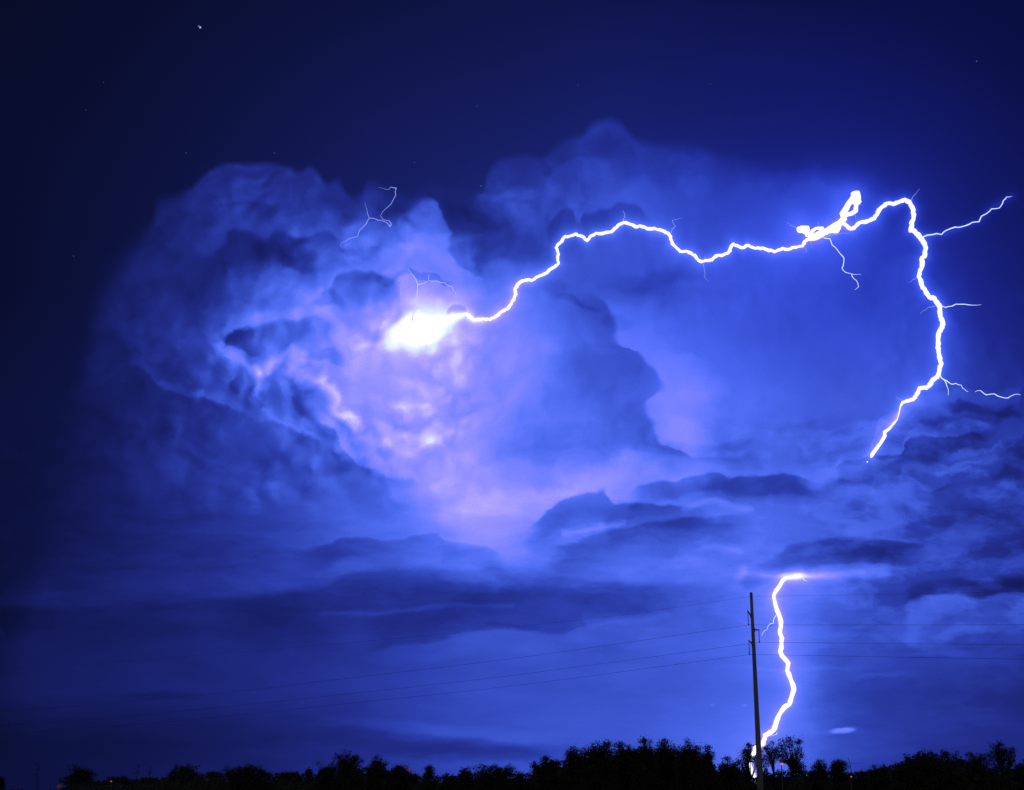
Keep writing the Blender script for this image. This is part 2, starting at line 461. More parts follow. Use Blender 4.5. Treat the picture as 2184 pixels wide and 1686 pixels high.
def halo(E, d, r, a):
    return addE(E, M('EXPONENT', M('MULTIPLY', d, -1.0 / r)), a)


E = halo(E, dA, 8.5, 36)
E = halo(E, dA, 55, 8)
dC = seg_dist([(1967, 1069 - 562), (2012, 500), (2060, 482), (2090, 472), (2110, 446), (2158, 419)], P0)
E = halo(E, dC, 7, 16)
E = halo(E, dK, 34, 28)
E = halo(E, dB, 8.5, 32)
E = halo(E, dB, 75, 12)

# fractal modulation of the cloud brightness
nb = noise(P1, 1 / 95.0, 6, 0.55)
q = V('MULTIPLY', P1, (0.28, 1.15, 1))
ns = noise(q, 1 / 60.0, 6, 0.6)
nm = NN.new('ShaderNodeMix'); nm.data_type = 'FLOAT'
LL.new(low, nm.inputs[0]); LL.new(nb.outputs[0], nm.inputs[2]); LL.new(ns.outputs[0], nm.inputs[3])
mod = M('SUBTRACT', nm.outputs[0], 0.5)
amp = M('MULTIPLY', M('MINIMUM', M('MULTIPLY', E, 0.8), 23.0), mtop)
# the veil at the right of the tower and the rain curtain near the horizon are smoother
calm = V('LENGTH', V('MULTIPLY', V('SUBTRACT', P0, (1660, 640, 0)), (1 / 620.0, 1 / 400.0, 0)))
amp = M('MULTIPLY', amp, M('MULTIPLY', MR(calm, 0.45, 1.1, 0.28, 1.0), MR(Y, 1250, 1420, 1.0, 0.42)))
E = M('MULTIPLY_ADD', mod, amp, E)
# rounded billows of the towers
vo = NN.new('ShaderNodeTexVoronoi'); vo.voronoi_dimensions = '2D'; vo.feature = 'SMOOTH_F1'; vo.normalize = True
LL.new(P2, vo.inputs['Vector'])   # puffs
vo.inputs['Scale'].default_value = 1 / 88.0
vo.inputs['Smoothness'].default_value = 0.35
vo.inputs['Detail'].default_value = 1.3
vo.inputs['Roughness'].default_value = 0.42
vo.inputs['Lacunarity'].default_value = 2.2
vd = vo.outputs['Distance']
# shading painted into the billows, brighter on the side facing the flash
vo2 = NN.new('ShaderNodeTexVoronoi'); vo2.voronoi_dimensions = '2D'; vo2.feature = 'SMOOTH_F1'; vo2.normalize = True
for k in ('Scale', 'Detail', 'Roughness', 'Lacunarity', 'Smoothness'):
    vo2.inputs[k].default_value = vo.inputs[k].default_value
tofl = V('SCALE', V('NORMALIZE', V('SUBTRACT', (905, 740, 0), P0)), s=15.0)
LL.new(V('ADD', P2, tofl), vo2.inputs['Vector'])
puff = M('MULTIPLY_ADD', M('SUBTRACT', vo2.outputs['Distance'], vd), 1.1, M('MULTIPLY', M('SUBTRACT', 0.30, vd), 0.55))
nc = noise(P0, 1 / 170.0, 2, 0.5)
tow = M('MULTIPLY', M('MULTIPLY', mtop, M('SUBTRACT', 1.0, low)), MR(X, 1250, 900, 0.14, 1.0))
tow = M('MULTIPLY', tow, MR(X, 180, 520, 0.4, 1.0))
tow = M('MULTIPLY', tow, MR(nc.outputs[0], 0.36, 0.62, 0.25, 1.0))
E = M('MULTIPLY_ADD', M('MULTIPLY', puff, tow), M('MULTIPLY', M('MINIMUM', E, 50.0), 1.15), E)
# broken, ragged layer clouds low at the right
nr = noise(V('MULTIPLY', P2, (0.5, 1.0, 1)), 1 / 58.0, 6, 0.56)
rag = MR(nr.outputs[0], 0.40, 0.60)
ym = curve(Y, [(700, 0), (850, 0), (930, 1), (1200, 1), (1330, .7), (1450, .25), (1600, .12), (1700, .1)], 700, 1700, 0, 1)
xm = curve(X, [(900, .1), (1100, .2), (1350, .35), (1650, .45), (1850, .9), (2184, 1)], 900, 2184, 0, 1)
E = M('MULTIPLY_ADD', M('MULTIPLY', ym, xm), M('MULTIPLY_ADD', rag, -12.0, 5.0), E)

# fade to the added grey fill outside the storm
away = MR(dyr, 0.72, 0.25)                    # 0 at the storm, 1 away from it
#ENDSKY
RAMP = [(0, (5, 8, 26)), (6, (9, 14, 46)), (12, (15, 21, 70)), (20, (23, 31, 101)), (30, (33, 45, 136)), (40, (44, 63, 172)), (50, (61, 87, 208)),
        (60, (76, 106, 238)), (70, (97, 121, 253)), (80, (124, 132, 255)), (90, (148, 146, 255)), (98, (174, 163, 253)),
        (106, (202, 194, 254)), (113, (222, 238, 255)), (122, (255, 255, 255))]
cr = NN.new('ShaderNodeValToRGB')
cr.color_ramp.interpolation = 'LINEAR'
els = cr.color_ramp.elements
while len(els) < len(RAMP):
    els.new(0.5)
for e, (p, c) in zip(els, RAMP):
    e.position = p / 130.0
    e.color = (lin(c[0]), lin(c[1]), lin(c[2]), 1)
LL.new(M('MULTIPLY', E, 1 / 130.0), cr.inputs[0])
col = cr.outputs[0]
# clear air at the right is a purer blue
roy = M('MULTIPLY', MR(X, 1000, 1900), MR(Y, 1000, 560))
rc = NN.new('ShaderNodeCombineXYZ')
LL.new(M('MULTIPLY_ADD', roy, -0.26, 1.0), rc.inputs[0]); LL.new(M('MULTIPLY_ADD', roy, -0.24, 1.0), rc.inputs[1]); LL.new(M('MULTIPLY_ADD', roy, 0.10, 1.0), rc.inputs[2])
col = V('MULTIPLY', col, rc.outputs[0])

# stars
STARS = [(424, 56, 2.6, .4), (427, 59, 2.9, 1.3), (221, 176, 1.6, .16), (397, 327, 1.6, .28), (585, 327, 1.8, .25), (183, 235, 1.6, .25),
         (157, 547, 1.6, .28), (884, 347, 1.6, .2), (1026, 397, 1.8, .5), (1017, 227, 1.6, .16), (1233, 182, 1.6, .16), (1515, 180, 1.6, .14), (2083, 131, 2.0, .45)]
ssum = None
for (x, y, r, a) in STARS:
    d = V('DISTANCE', P0, (x, y, 0))
    s = M('MULTIPLY', MR(d, r, 0.0), a * (1 if r > 2.1 else .6))
    ssum = s if ssum is None else M('MAXIMUM', ssum, s)
sc_ = V('SCALE', (0.55, 0.65, 1.0), s=ssum)
fin = V('ADD', col, sc_)
# a trace of fine speckle imitating camera grain, put into the sky colour
gn = noise(P0, 1 / 2.6, 1, 0.6)
fin = V('SCALE', fin, s=M('MULTIPLY_ADD', gn.outputs[0], 0.30, 0.85))
# away from the storm: even grey fill, added to light the camera side of the pole
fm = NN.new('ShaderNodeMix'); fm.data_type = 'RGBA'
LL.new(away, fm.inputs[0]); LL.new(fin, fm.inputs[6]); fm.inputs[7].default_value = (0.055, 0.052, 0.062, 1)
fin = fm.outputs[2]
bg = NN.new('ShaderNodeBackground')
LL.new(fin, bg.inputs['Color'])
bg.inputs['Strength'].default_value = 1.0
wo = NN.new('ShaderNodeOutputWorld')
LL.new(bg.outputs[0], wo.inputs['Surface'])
try:
    W.cycles.sampling_method = 'MANUAL'
    W.cycles.sample_map_resolution = 256
except Exception:
    pass
#GEOMETRY
# ---------------------------------------------------------------- helpers for real geometry
def tag(o, label=None, cat=None, group=None, kind=None):
    if label: o['label'] = label
    if cat: o['category'] = cat
    if group: o['group'] = group
    if kind: o['kind'] = kind
    return o


def empty(name, loc):
    o = bpy.data.objects.new(name, None)
    o.empty_display_size = 0.5
    o.location = loc
    COL.objects.link(o)
    return o


class MB:
    """collects vertices and faces; build() links them as one mesh object"""
    def __init__(self):
        self.v, self.f = [], []

    def tube(self, pts, radii, sides=6, cap=True):
        pts = [Vector(p) for p in pts]
        base = len(self.v)
        up = Vector((0.02, -1, 0.03)).normalized()
        n = len(pts)
        for i, p in enumerate(pts):
            a = pts[max(i - 1, 0)]; b = pts[min(i + 1, n - 1)]
            t = (b - a)
            t = t.normalized() if t.length > 1e-9 else Vector((0, 0, 1))
            u = up if abs(t.dot(up)) < 0.95 else Vector((1, 0, 0))
            s = t.cross(u).normalized(); w = s.cross(t)
            for k in range(sides):
                an = 2 * math.pi * k / sides
                self.v.append(p + (s * math.cos(an) + w * math.sin(an)) * radii[i])
        for i in range(n - 1):
            for k in range(sides):
                a = base + i * sides + k; b = base + i * sides + (k + 1) % sides
                self.f.append((a, b, b + sides, a + sides))
        if cap:
            self.f.append(tuple(base + k for k in reversed(range(sides))))
            self.f.append(tuple(base + (n - 1) * sides + k for k in range(sides)))

    def ball(self, c, r, seg=10, rings=6, sz=1.0):
        pts, rr = [], []
        for i in range(rings + 1):
            a = math.pi * i / rings
            pts.append(Vector(c) + Vector((0, 0, -math.cos(a) * r * sz)))
            rr.append(max(math.sin(a) * r, r * 0.02))
        self.tube(pts, rr, seg)

    def box(self, c, sx, sy, sz):
        b = len(self.v)
        for x in (-1, 1):
            for y in (-1, 1):
                for z in (-1, 1):
                    self.v.append(Vector(c) + Vector((x * sx / 2, y * sy / 2, z * sz / 2)))
        for q in ((0, 1, 3, 2), (4, 6, 7, 5), (0, 4, 5, 1), (2, 3, 7, 6), (0, 2, 6, 4), (1, 5, 7, 3)):
            self.f.append(tuple(b + i for i in q))

    def build(self, name, mat, parent=None, smooth=False):
        off = parent.location if parent else Vector((0, 0, 0))
        me = bpy.data.meshes.new(name)
        me.from_pydata([tuple(v - off) for v in self.v], [], self.f)
        me.update()
        if smooth:
            me.polygons.foreach_set('use_smooth', [True] * len(me.polygons))
        me.materials.append(mat)
        o = bpy.data.objects.new(name, me)
        COL.objects.link(o)
        if parent: o.parent = parent
        return o


def material(name, col, rough=0.8, metal=0.0, vary=0.3, scale=3.0, trans=0.0):
    m = bpy.data.materials.new(name)
    m.use_nodes = True
    t = m.node_tree
    b = t.nodes['Principled BSDF']
    b.inputs['Roughness'].default_value = rough
    b.inputs['Metallic'].default_value = metal
    no = t.nodes.new('ShaderNodeTexNoise')
    no.inputs['Scale'].default_value = scale
    no.inputs['Detail'].default_value = 5
    co = t.nodes.new('ShaderNodeTexCoord')
    t.links.new(co.outputs['Object'], no.inputs['Vector'])
    rp = t.nodes.new('ShaderNodeValToRGB')
    rp.color_ramp.elements[0].position = 0.3
    rp.color_ramp.elements[1].position = 0.7
    rp.color_ramp.elements[0].color = tuple(c * (1 - vary) for c in col) + (1,)
    rp.color_ramp.elements[1].color = tuple(c * (1 + vary) for c in col) + (1,)
    t.links.new(no.outputs[0], rp.inputs[0])
    t.links.new(rp.outputs[0], b.inputs['Base Color'])
    return m


def glow(name, col, strength):
    m = bpy.data.materials.new(name)
    m.use_nodes = True
    t = m.node_tree
    t.nodes.clear()
    e = t.nodes.new('ShaderNodeEmission')
    e.inputs[0].default_value = tuple(col) + (1,)
    e.inputs[1].default_value = strength
    o = t.nodes.new('ShaderNodeOutputMaterial')
    t.links.new(e.outputs[0], o.inputs[0])
    m.cycles.emission_sampling = 'NONE'
    return m


M_GROUND = material('dry_grass_soil', (0.05, 0.05, 0.03), 0.95, scale=0.4)
M_LEAF = material('dark_leaves', (0.045, 0.06, 0.03), 0.7, scale=1.2)
M_LEAF2 = material('olive_leaves', (0.055, 0.06, 0.035), 0.7, scale=1.2)
M_BARK = material('bark', (0.07, 0.055, 0.045), 0.9)
M_POLE = material('weathered_steel_pole', (0.42, 0.40, 0.38), 0.6, vary=0.12, scale=1.5)
M_IRON = material('galvanised_fittings', (0.22, 0.22, 0.23), 0.5, 0.4)
M_INS = material('insulator_polymer', (0.16, 0.15, 0.16), 0.4)
M_WIRE = material('aluminium_conductor', (0.12, 0.12, 0.13), 0.6, 0.3)
M_BOLT = glow('lightning_channel', (0.92, 0.88, 1.0), 1.35)
M_BR = glow('lightning_branch', (0.48, 0.58, 1.0), 1.6)
M_BRF = glow('faint_lightning', (0.30, 0.36, 1.0), 1.1)
M_RED = glow('red_lamp', (1.0, 0.10, 0.05), 1.6)
M_AMB = glow('amber_lamp', (1.0, 0.33, 0.12), 0.35)
M_PALE = glow('pale_lamp', (0.35, 0.5, 0.6), 0.14)

# ---------------------------------------------------------------- ground
g = MB()
N = 24
for i in range(N + 1):
    for j in range(N + 1):
        x = -9000 + 18000 * i / N; y = -3000 + 15000 * j / N
        g.v.append(Vector((x, y, 0)))
for i in range(N):
    for j in range(N):
        a = i * (N + 1) + j
        g.f.append((a, a + N + 1, a + N + 2, a + 1))
ground = g.build('ground', M_GROUND)
tag(ground, 'dark flat scrubland hidden behind the tree line', kind='structure')

# ---------------------------------------------------------------- lightning
rb = random.Random(5)


def jag(pts, amp, n=1):
    """adds the fine kinks between traced points"""
    for _ in range(n):
        out = [pts[0]]
        for a, b in zip(pts[:-1], pts[1:]):
            L = math.hypot(b[0] - a[0], b[1] - a[1])
            if L > 5:
                k = rb.uniform(.35, .65)
                o = rb.uniform(-1, 1) * min(amp, L * .16)
                nx, ny = -(b[1] - a[1]) / L, (b[0] - a[0]) / L
                out.append((a[0] + (b[0] - a[0]) * k + nx * o, a[1] + (b[1] - a[1]) * k + ny * o))
            out.append(b)
        pts = out
    return pts


def boltY(x):   # the horizontal channel comes nearer towards the right
    return 3900 - 0.45 * x + 70 * math.sin(x * 0.011)


def channel(mb, pts, w, yf=boltY, amp=1.6, n=1, sides=8, vary=0.17):
    """w: list of (fraction, width in layout units) or number"""
    pts = jag(pts, amp, n)
    cum = [0]
    for a, b in zip(pts[:-1], pts[1:]): cum.append(cum[-1] + math.hypot(b[0] - a[0], b[1] - a[1]))
    P, R = [], []
    for p, c in zip(pts, cum):
        f = c / cum[-1]
        if isinstance(w, (int, float)): ww = w
        else:
            for (f0, w0), (f1, w1_) in zip(w[:-1], w[1:]):
                if f <= f1 + 1e-9:
                    ww = w0 + (w1_ - w0) * (f - f0) / (f1 - f0); break
        Yd = yf(p[0]) if callable(yf) else yf
        q = at(p[0], p[1], Yd)
        P.append(q)
        R.append(max(0.03, ww * (.72 if ww < 4.2 else 1) * (1 + rb.uniform(-vary, vary)) * 0.5 * (q - Vector((0, 0, EYE))).length / FOC))
    mb.tube(P, R, sides)


bolt = empty('lightning_bolt', at(905, 695, boltY(905)))
tag(bolt, 'long thick white lightning bolt arching from the glowing cloud then turning down at right', 'lightning')
mb = MB()
channel(mb, jag(mainpts, 1.1), [(0, 4), (.05, 6), (.15, 6.8), (.2, 5.8), (.3, 7), (.38, 6), (.45, 6.8), (.55, 6.4), (.62, 8), (.72, 8.6), (.75, 9.8), (.8, 8.6), (.88, 9.6), (.95, 8.6), (.985, 7), (1, 2.5)])
mc = mb.build('main_channel', M_BOLT, bolt)
mb = MB()
channel(mb, conv(6, [(1387, 935), (1380, 970), (1370, 1000), (1345, 1030)]), [(0, 3.4), (.5, 2.6), (1, 4.5)], n=0)
channel(mb, conv(6, [(1345, 1030), (1320, 1060), (1290, 1080), (1292, 1105), (1265, 1150), (1235, 1190), (1210, 1225), (1203, 1243)]),
        [(0, 3.5), (.25, 7.5), (.9, 7.5), (1, 4)], n=0)
channel(mb, conv(6, [(1182, 1268), (1177, 1274)]), 3, n=0)
mb.build('lower_tail', M_BOLT, bolt)
kn = MB()
channel(kn, conv(3, [(960, 1480), (1000, 1435), (1030, 1400), (1020, 1370), (1045, 1335), (1060, 1305), (1085, 1280), (1103, 1245)]), 13, n=0)
channel(kn, conv(3, [(1103, 1240), (1122, 1268), (1128, 1290), (1108, 1312), (1105, 1350), (1080, 1368), (1045, 1375), (1020, 1395)]), 9.5, n=0)
channel(kn, conv(3, [(1103, 1234), (1107, 1258), (1112, 1302)]), 19, n=0)
channel(kn, conv(3, [(734, 1470), (760, 1458), (800, 1456), (806, 1474), (780, 1484), (745, 1480), (734, 1470)]), 8, n=0)
channel(kn, conv(3, [(738, 1470), (800, 1468)]), 13, n=0)
channel(kn, conv(3, [(770, 1482), (810, 1510), (830, 1478), (850, 1463), (890, 1462), (905, 1480), (930, 1470), (975, 1445), (1005, 1440)]), 7.5, n=0)
channel(kn, conv(3, [(790, 1500), (835, 1514), (880, 1490), (930, 1480), (985, 1478), (995, 1455)]), 10, n=0)
channel(kn, conv(3, [(840, 1520), (890, 1500), (940, 1462), (990, 1430)]), 11, n=0)
kn.build('knotted_channel', M_BOLT, bolt)


def branch(reg, pts, w, mat=None, parent=None, amp=2.0, n=1, yf=boltY):
    m = MB()
    p = conv(reg, pts) if reg else pts
    channel(m, p, w, yf, amp, n, 6)
    return m.build('branch', mat or M_BR, parent or bolt)


branch(3, [(1530, 1520), (1600, 1502), (1655, 1502), (1680, 1478), (1740, 1455), (1810, 1445), (1850, 1425), (1895, 1420), (1910, 1385), (1940, 1370),
           (1975, 1338), (2025, 1332), (2050, 1285), (2070, 1262), (2105, 1258)], [(0, 3.4), (.7, 3), (.95, 2), (1, .6)])
b2 = branch(0, conv(3, [(885, 1515), (905, 1525), (940, 1528), (955, 1570), (980, 1590), (1015, 1635), (1030, 1655), (1028, 1684)]) +
            conv(6, [(1018, 30), (1040, 58), (1080, 68), (1110, 72), (1140, 74)]), [(0, 2.8), (.7, 2.4), (1, .6)])
branch(6, [(1080, 68), (1095, 100), (1120, 130), (1125, 148), (1100, 170)], [(0, 2.2), (.8, 1.6), (1, .4)])
branch(6, [(1650, 275), (1680, 283), (1720, 275), (1745, 262), (1800, 262), (1850, 268), (1910, 265)], [(0, 3), (.7, 2.2), (1, .5)])
branch(6, [(1625, 262), (1590, 280), (1560, 290), (1535, 305), (1515, 325)], [(0, 1.8), (1, .5)], M_BRF)
b5 = branch(6, [(1642, 712), (1665, 742), (1695, 757), (1715, 772), (1745, 768), (1780, 780), (1800, 805), (1825, 822)], [(0, 4), (.3, 3), (1, 1)])
branch(6, [(1870, 823), (1905, 815), (1940, 842), (1990, 835), (2020, 852), (2080, 862), (2120, 840), (2160, 842)], [(0, 1), (.2, 2.6), (.8, 2.2), (1, 1)])
branch(6, [(1672, 746), (1690, 790), (1698, 845)], [(0, 2.6), (1, .8)])
branch(6, [(1490, 95), (1470, 105), (1445, 122)], [(0, 1.4), (1, .5)], M_BRF)
branch(6, [(1405, 880), (1375, 865), (1362, 850)], [(0, 1.5), (1, .5)], M_BRF)
branch(6, [(120, -20), (140, 60), (135, 90), (165, 120)], [(0, 1.5), (1, .5)], M_BRF)
branch(2, [(1798, 1425), (1812, 1385), (1800, 1350)], [(0, 2), (1, 1)], M_BRF)
branch(2, [(2105, 1495), (2135, 1450), (2115, 1410), (2180, 1395)], [(0, 1.8), (.6, 1.2), (1, .4)], M_BRF)
branch(3, [(730, 1460), (690, 1445), (660, 1425)], [(0, 1.8), (1, .6)], M_BRF)
branch(3, [(1460, 1285), (1490, 1240), (1515, 1210)], [(0, 1.4), (1, .4)], M_BRF)
branch(3, [(920, 1512), (1010, 1495), (1065, 1497), (1072, 1480)], [(0, 1.8), (1, .5)], M_BRF)
branch(3, [(1100, 1365), (1105, 1400), (1120, 1415)], [(0, 1.4), (1, .4)], M_BRF)
branch(3, [(1125, 1300), (1150, 1318)], [(0, 1.6), (1, .4)], M_BRF)
branch(3, [(860, 1460), (862, 1420)], [(0, 1.4), (1, .4)], M_BRF)
branch(3, [(955, 1450), (957, 1425), (950, 1402)], [(0, 1.2), (1, .3)], M_BRF)
branch(3, [(775, 1580), (790, 1600), (786, 1622)], [(0, 1.2), (1, .3)], M_BRF)
branch(3, [(815, 1545), (822, 1575), (835, 1590)], [(0, 1.2), (1, .3)], M_BRF)
branch(3, [(140, 1665), (142, 1635)], [(0, 1.2), (1, .3)], M_BRF)

fil = empty('lightning_filament', at(782, 466, 3300))
tag(fil, 'thin forked pale lightning filament with a small hook, above the glowing cloud', 'lightning')
for p, w in (([(348, 1210), (347, 1250), (318, 1305), (285, 1335), (252, 1375)], [(0, 1.8), (1, 1)]),
             ([(352, 1207), (335, 1204), (312, 1199), (308, 1210)], [(0, 4), (.3, 1.8), (1, 1)]),
             ([(308, 1212), (290, 1214), (240, 1200)], [(0, .9), (1, .3)]),
             ([(178, 1397), (165, 1365), (155, 1320), (148, 1295)], [(0, 1.4), (1, .4)]),
             ([(178, 1397), (205, 1397), (235, 1410), (265, 1415), (300, 1435), (307, 1452), (320, 1435), (305, 1413), (265, 1405), (248, 1378)],
              [(0, 2), (.4, 1.8), (.6, 2.4), (1, .7)]),
             ([(178, 1397), (160, 1430), (118, 1472), (105, 1510), (75, 1520), (45, 1530), (5, 1552), (-10, 1580)], [(0, 2), (.6, 1.8), (1, .4)])):
    branch(2, p, w, M_BRB if 'M_BRB' in globals() else M_BRF, fil, 1.2, 1, 3300)
fil2 = empty('lightning_filament', at(890, 640, 3400))
tag(fil2, 'thin branching pale filament rising out of the white flash in the cloud', 'lightning')
M_BRW = glow('pale_lightning', (0.62, 0.60, 1.0), 1.0)
for p, w in (([(425, 40), (465, 88), (488, 138), (483, 200), (492, 275), (470, 305), (455, 335), (457, 368)], [(0, 1), (.3, 2), (1, 2.4)]),
             ([(488, 138), (525, 130), (555, 112), (560, 68)], [(0, 1.8), (1, .6)]),
             ([(560, 112), (610, 113), (660, 125), (708, 152), (728, 190), (730, 220)], [(0, 1.2), (.6, 1.4), (1, .4)])):
    branch(5, p, w, M_BRW, fil2, 1.2, 1, 3400)

low_bolt = empty('lightning_bolt', at(1608, 1655, 2400))
tag(low_bolt, 'thick white lightning bolt dropping from the cloud base to the trees behind the utility pole', 'lightning')
mb = MB()
channel(mb, lowpts, [(0, 1.2), (.03, 4), (.07, 7.5), (.5, 9.4), (.8, 9.4), (.93, 8.5), (1, 5)], 2400, 1.4, 1)
mb.build('main_channel', M_BOLT, low_bolt)
branch(4, [(712, 452), (695, 480), (690, 515), (655, 530), (645, 560), (618, 580), (610, 605)], [(0, 2.2), (1, .8)], M_BR, low_bolt, 2, 1, 2400)
branch(4, [(896, 198), (903, 212), (930, 225)], [(0, 3), (.4, 1.5), (1, .5)], M_BR, low_bolt, 1, 0, 2400)
branch(4, [(830, 1045), (836, 1070), (843, 1082)], [(0, 1.5), (1, .5)], M_BRF, low_bolt, 1, 0, 2400)
branch(4, [(715, 1278), (712, 1295), (690, 1300), (668, 1308)], [(0, 1.5), (1, .8)], M_BR, low_bolt, 1, 0, 2400)
branch(4, [(760, 850), (772, 880)], [(0, 1.2), (1, .5)], M_BRF, low_bolt, 1, 0, 2400)

# ---------------------------------------------------------------- utility pole and its wires
PY = 110.0
base = at(1622.5, 1695, PY)
base.z = 0
top = at(1602.5, 1266, PY)
ptop = Vector((base.x, PY, top.z))
H = ptop.z
pole = empty('utility_pole', (base.x, PY, 0))
tag(pole, 'tall grey steel utility pole standing in front of the trees beside the ground stroke', 'utility pole')
mb = MB()
pp = [Vector((base.x, PY, z)) for z in (0, H * .25, H * .5, H * .75, H)]
mb.tube(pp, [.245, .215, .18, .145, .115], 12)
mb.build('shaft', M_POLE, pole, True)
mb = MB(); mb.tube([Vector((base.x, PY, H)), Vector((base.x, PY, H + .05)), Vector((base.x, PY, H + .08))], [.125, .12, .05], 12)
mb.build('cap', M_IRON, pole)


def zpix(py, x=None): return at(1603, py, PY).z


armspec = [(-1, 1314, 1305, 1333, .34), (1, 1344, 1344, 1370, .46), (-1, 1374, 1368, 1396, .36)]
clamps = []
for side, y0, y1, y2, reach in armspec:
    z0, z1, z2 = zpix(y0), zpix(y1), zpix(y2)
    xs = base.x + side * .12; xe = base.x + side * reach
    m = MB()
    if side < 0:
        m.tube([Vector((xs, PY - .05, z0)), Vector(((xs + xe) / 2 - side * -.02, PY - .05, (z0 + z1) / 2 + .07)), Vector((xe, PY - .05, z1)), Vector((xe, PY - .05, z1 + .1))],
               [.06, .05, .045, .04], 8)
    else:
        m.tube([Vector((xs, PY - .05, z0)), Vector((xe, PY - .05, z1)), Vector((xe, PY - .05, z1 - .12))], [.06, .05, .04], 8)
    m.tube([Vector((xs, PY - .05, z0 - .16)), Vector((xs, PY - .05, z0 + .16))], [.05, .05], 8)
    arm = m.build('bracket_arm', M_IRON, pole)
    m = MB()
    zz, pts, rr = z1 - .02, [], []
    nsh = 9
    for k in range(nsh):
        f0 = z1 - (z1 - z2) * k / nsh
        f1 = z1 - (z1 - z2) * (k + .5) / nsh
        pts += [Vector((xe, PY - .05, f0)), Vector((xe, PY - .05, f0 - .01)), Vector((xe, PY - .05, f1))]
        rr += [.018, .05, .018]
    pts.append(Vector((xe, PY - .05, z2))); rr.append(.02)
    m.tube(pts, rr, 8)
    ins = m.build('insulator_string', M_INS, pole)
    m = MB(); m.ball(Vector((xe, PY - .05, z2)), .065, 8, 5)
    m.build('wire_clamp', M_IRON, pole)
    clamps.append(Vector((xe, PY - .05, z2 - .02)))
clamps.append(Vector((base.x, PY - .14, zpix(1273))))
mb = MB(); mb.box((base.x, PY - .12, zpix(1273)), .08, .12, .1)
mb.build('top_clamp', M_IRON, pole)

GW = 'power line conductors strung from the pole'
wspec = [  # left points, right points (layout units)
    ('uppermost of the three power line wires, hung from the top left bracket arm', clamps[0], [(1092, 1405), (675, 1455), (550, 1470), (200, 1503), (-260, 1535)], [(2184, 1333), (2420, 1330)], .0095),
    ('middle power line wire, hung from the bracket arm on the right of the pole', clamps[1], [(1092, 1441), (700, 1485), (450, 1511), (200, 1534), (-260, 1566)], [(2184, 1375.5), (2420, 1377)], .0095),
    ('lowest power line wire, hung from the lower left bracket arm', clamps[2], [(1092, 1463.5), (675, 1508), (550, 1522), (200, 1553), (-260, 1585)], [(2184, 1406.5), (2420, 1410)], .0095),
    ('faint thin shield wire meeting the very top of the pole', clamps[3], [(1332, 1311), (1092, 1338), (900, 1357), (550, 1388), (200, 1415), (-260, 1445)], [(1812, 1269.5), (2184, 1262), (2420, 1256)], .006),
]


def smoothpath(P, n=10):
    out = []
    for i in range(len(P) - 1):
        p0 = P[max(i - 1, 0)]; p1 = P[i]; p2 = P[i + 1]; p3 = P[min(i + 2, len(P) - 1)]
        for k in range(n):
            t = k / n
            out.append(0.5 * ((2 * p1) + (p2 - p0) * t + (2 * p0 - 5 * p1 + 4 * p2 - p3) * t * t + (3 * p1 - p0 - 3 * p2 + p3) * t ** 3))
    out.append(P[-1])
    return out


def wireY(px): return PY * (1 + (1603 - px) * (.00018 if px < 1603 else .00026))


for lab, c, Lp, Rp, r in wspec:
    P = [at(x, y, wireY(x)) for x, y in reversed(Lp)] + [c]
    Q = [c] + [at(x, y, wireY(x)) for x, y in Rp]
    P = smoothpath(P) + smoothpath(Q)[1:]
    mb = MB(); mb.tube(P, [r] * len(P), 6)
    w = mb.build('power_line', M_WIRE)
    tag(w, lab, 'power line', GW)

# ---------------------------------------------------------------- trees
GAPS = [(1610, 1597, 6, 7), (1607, 1607, 5, 6), (1603, 1633, 6, 7), (1606, 1644, 7, 11), (1610, 1653, 6, 7), (1628, 1573, 9, 11),
        (1647, 1641, 10, 9), (1660, 1634, 8, 8), (1674, 1636, 7, 7), (1376, 1636, 8, 6)]


def clear(p, m=1.0):
    """keep the gaps through which the ground stroke and the sky show"""
    d = p - Vector((0, 0, EYE))
    f = d.dot(FWD)
    px = 1092 + FOC * d.x / f; py = 843 - FOC * d.dot(UPV) / f
    for gx, gy, a, b in GAPS:
        if ((px - gx) / (a * m)) ** 2 + ((py - gy) / (b * m)) ** 2 < 1: return False
    return True


def leafcard(mb, c, s, R):
    a = Vector((R.gauss(0, 1), R.gauss(0, 1), R.gauss(0, 1))).normalized()
    b = a.cross(Vector((R.gauss(0, 1), R.gauss(0, 1), R.gauss(0, 1)))).normalized()
    n = a.cross(b) * s * .15
    i = len(mb.v)
    l = s * R.uniform(.7, 1.3)
    mb.v += [c - a * l * .5, c + b * s * .26 + n, c + a * l * .5, c - b * s * .26 + n]
    mb.f.append((i, i + 1, i + 2, i + 3))


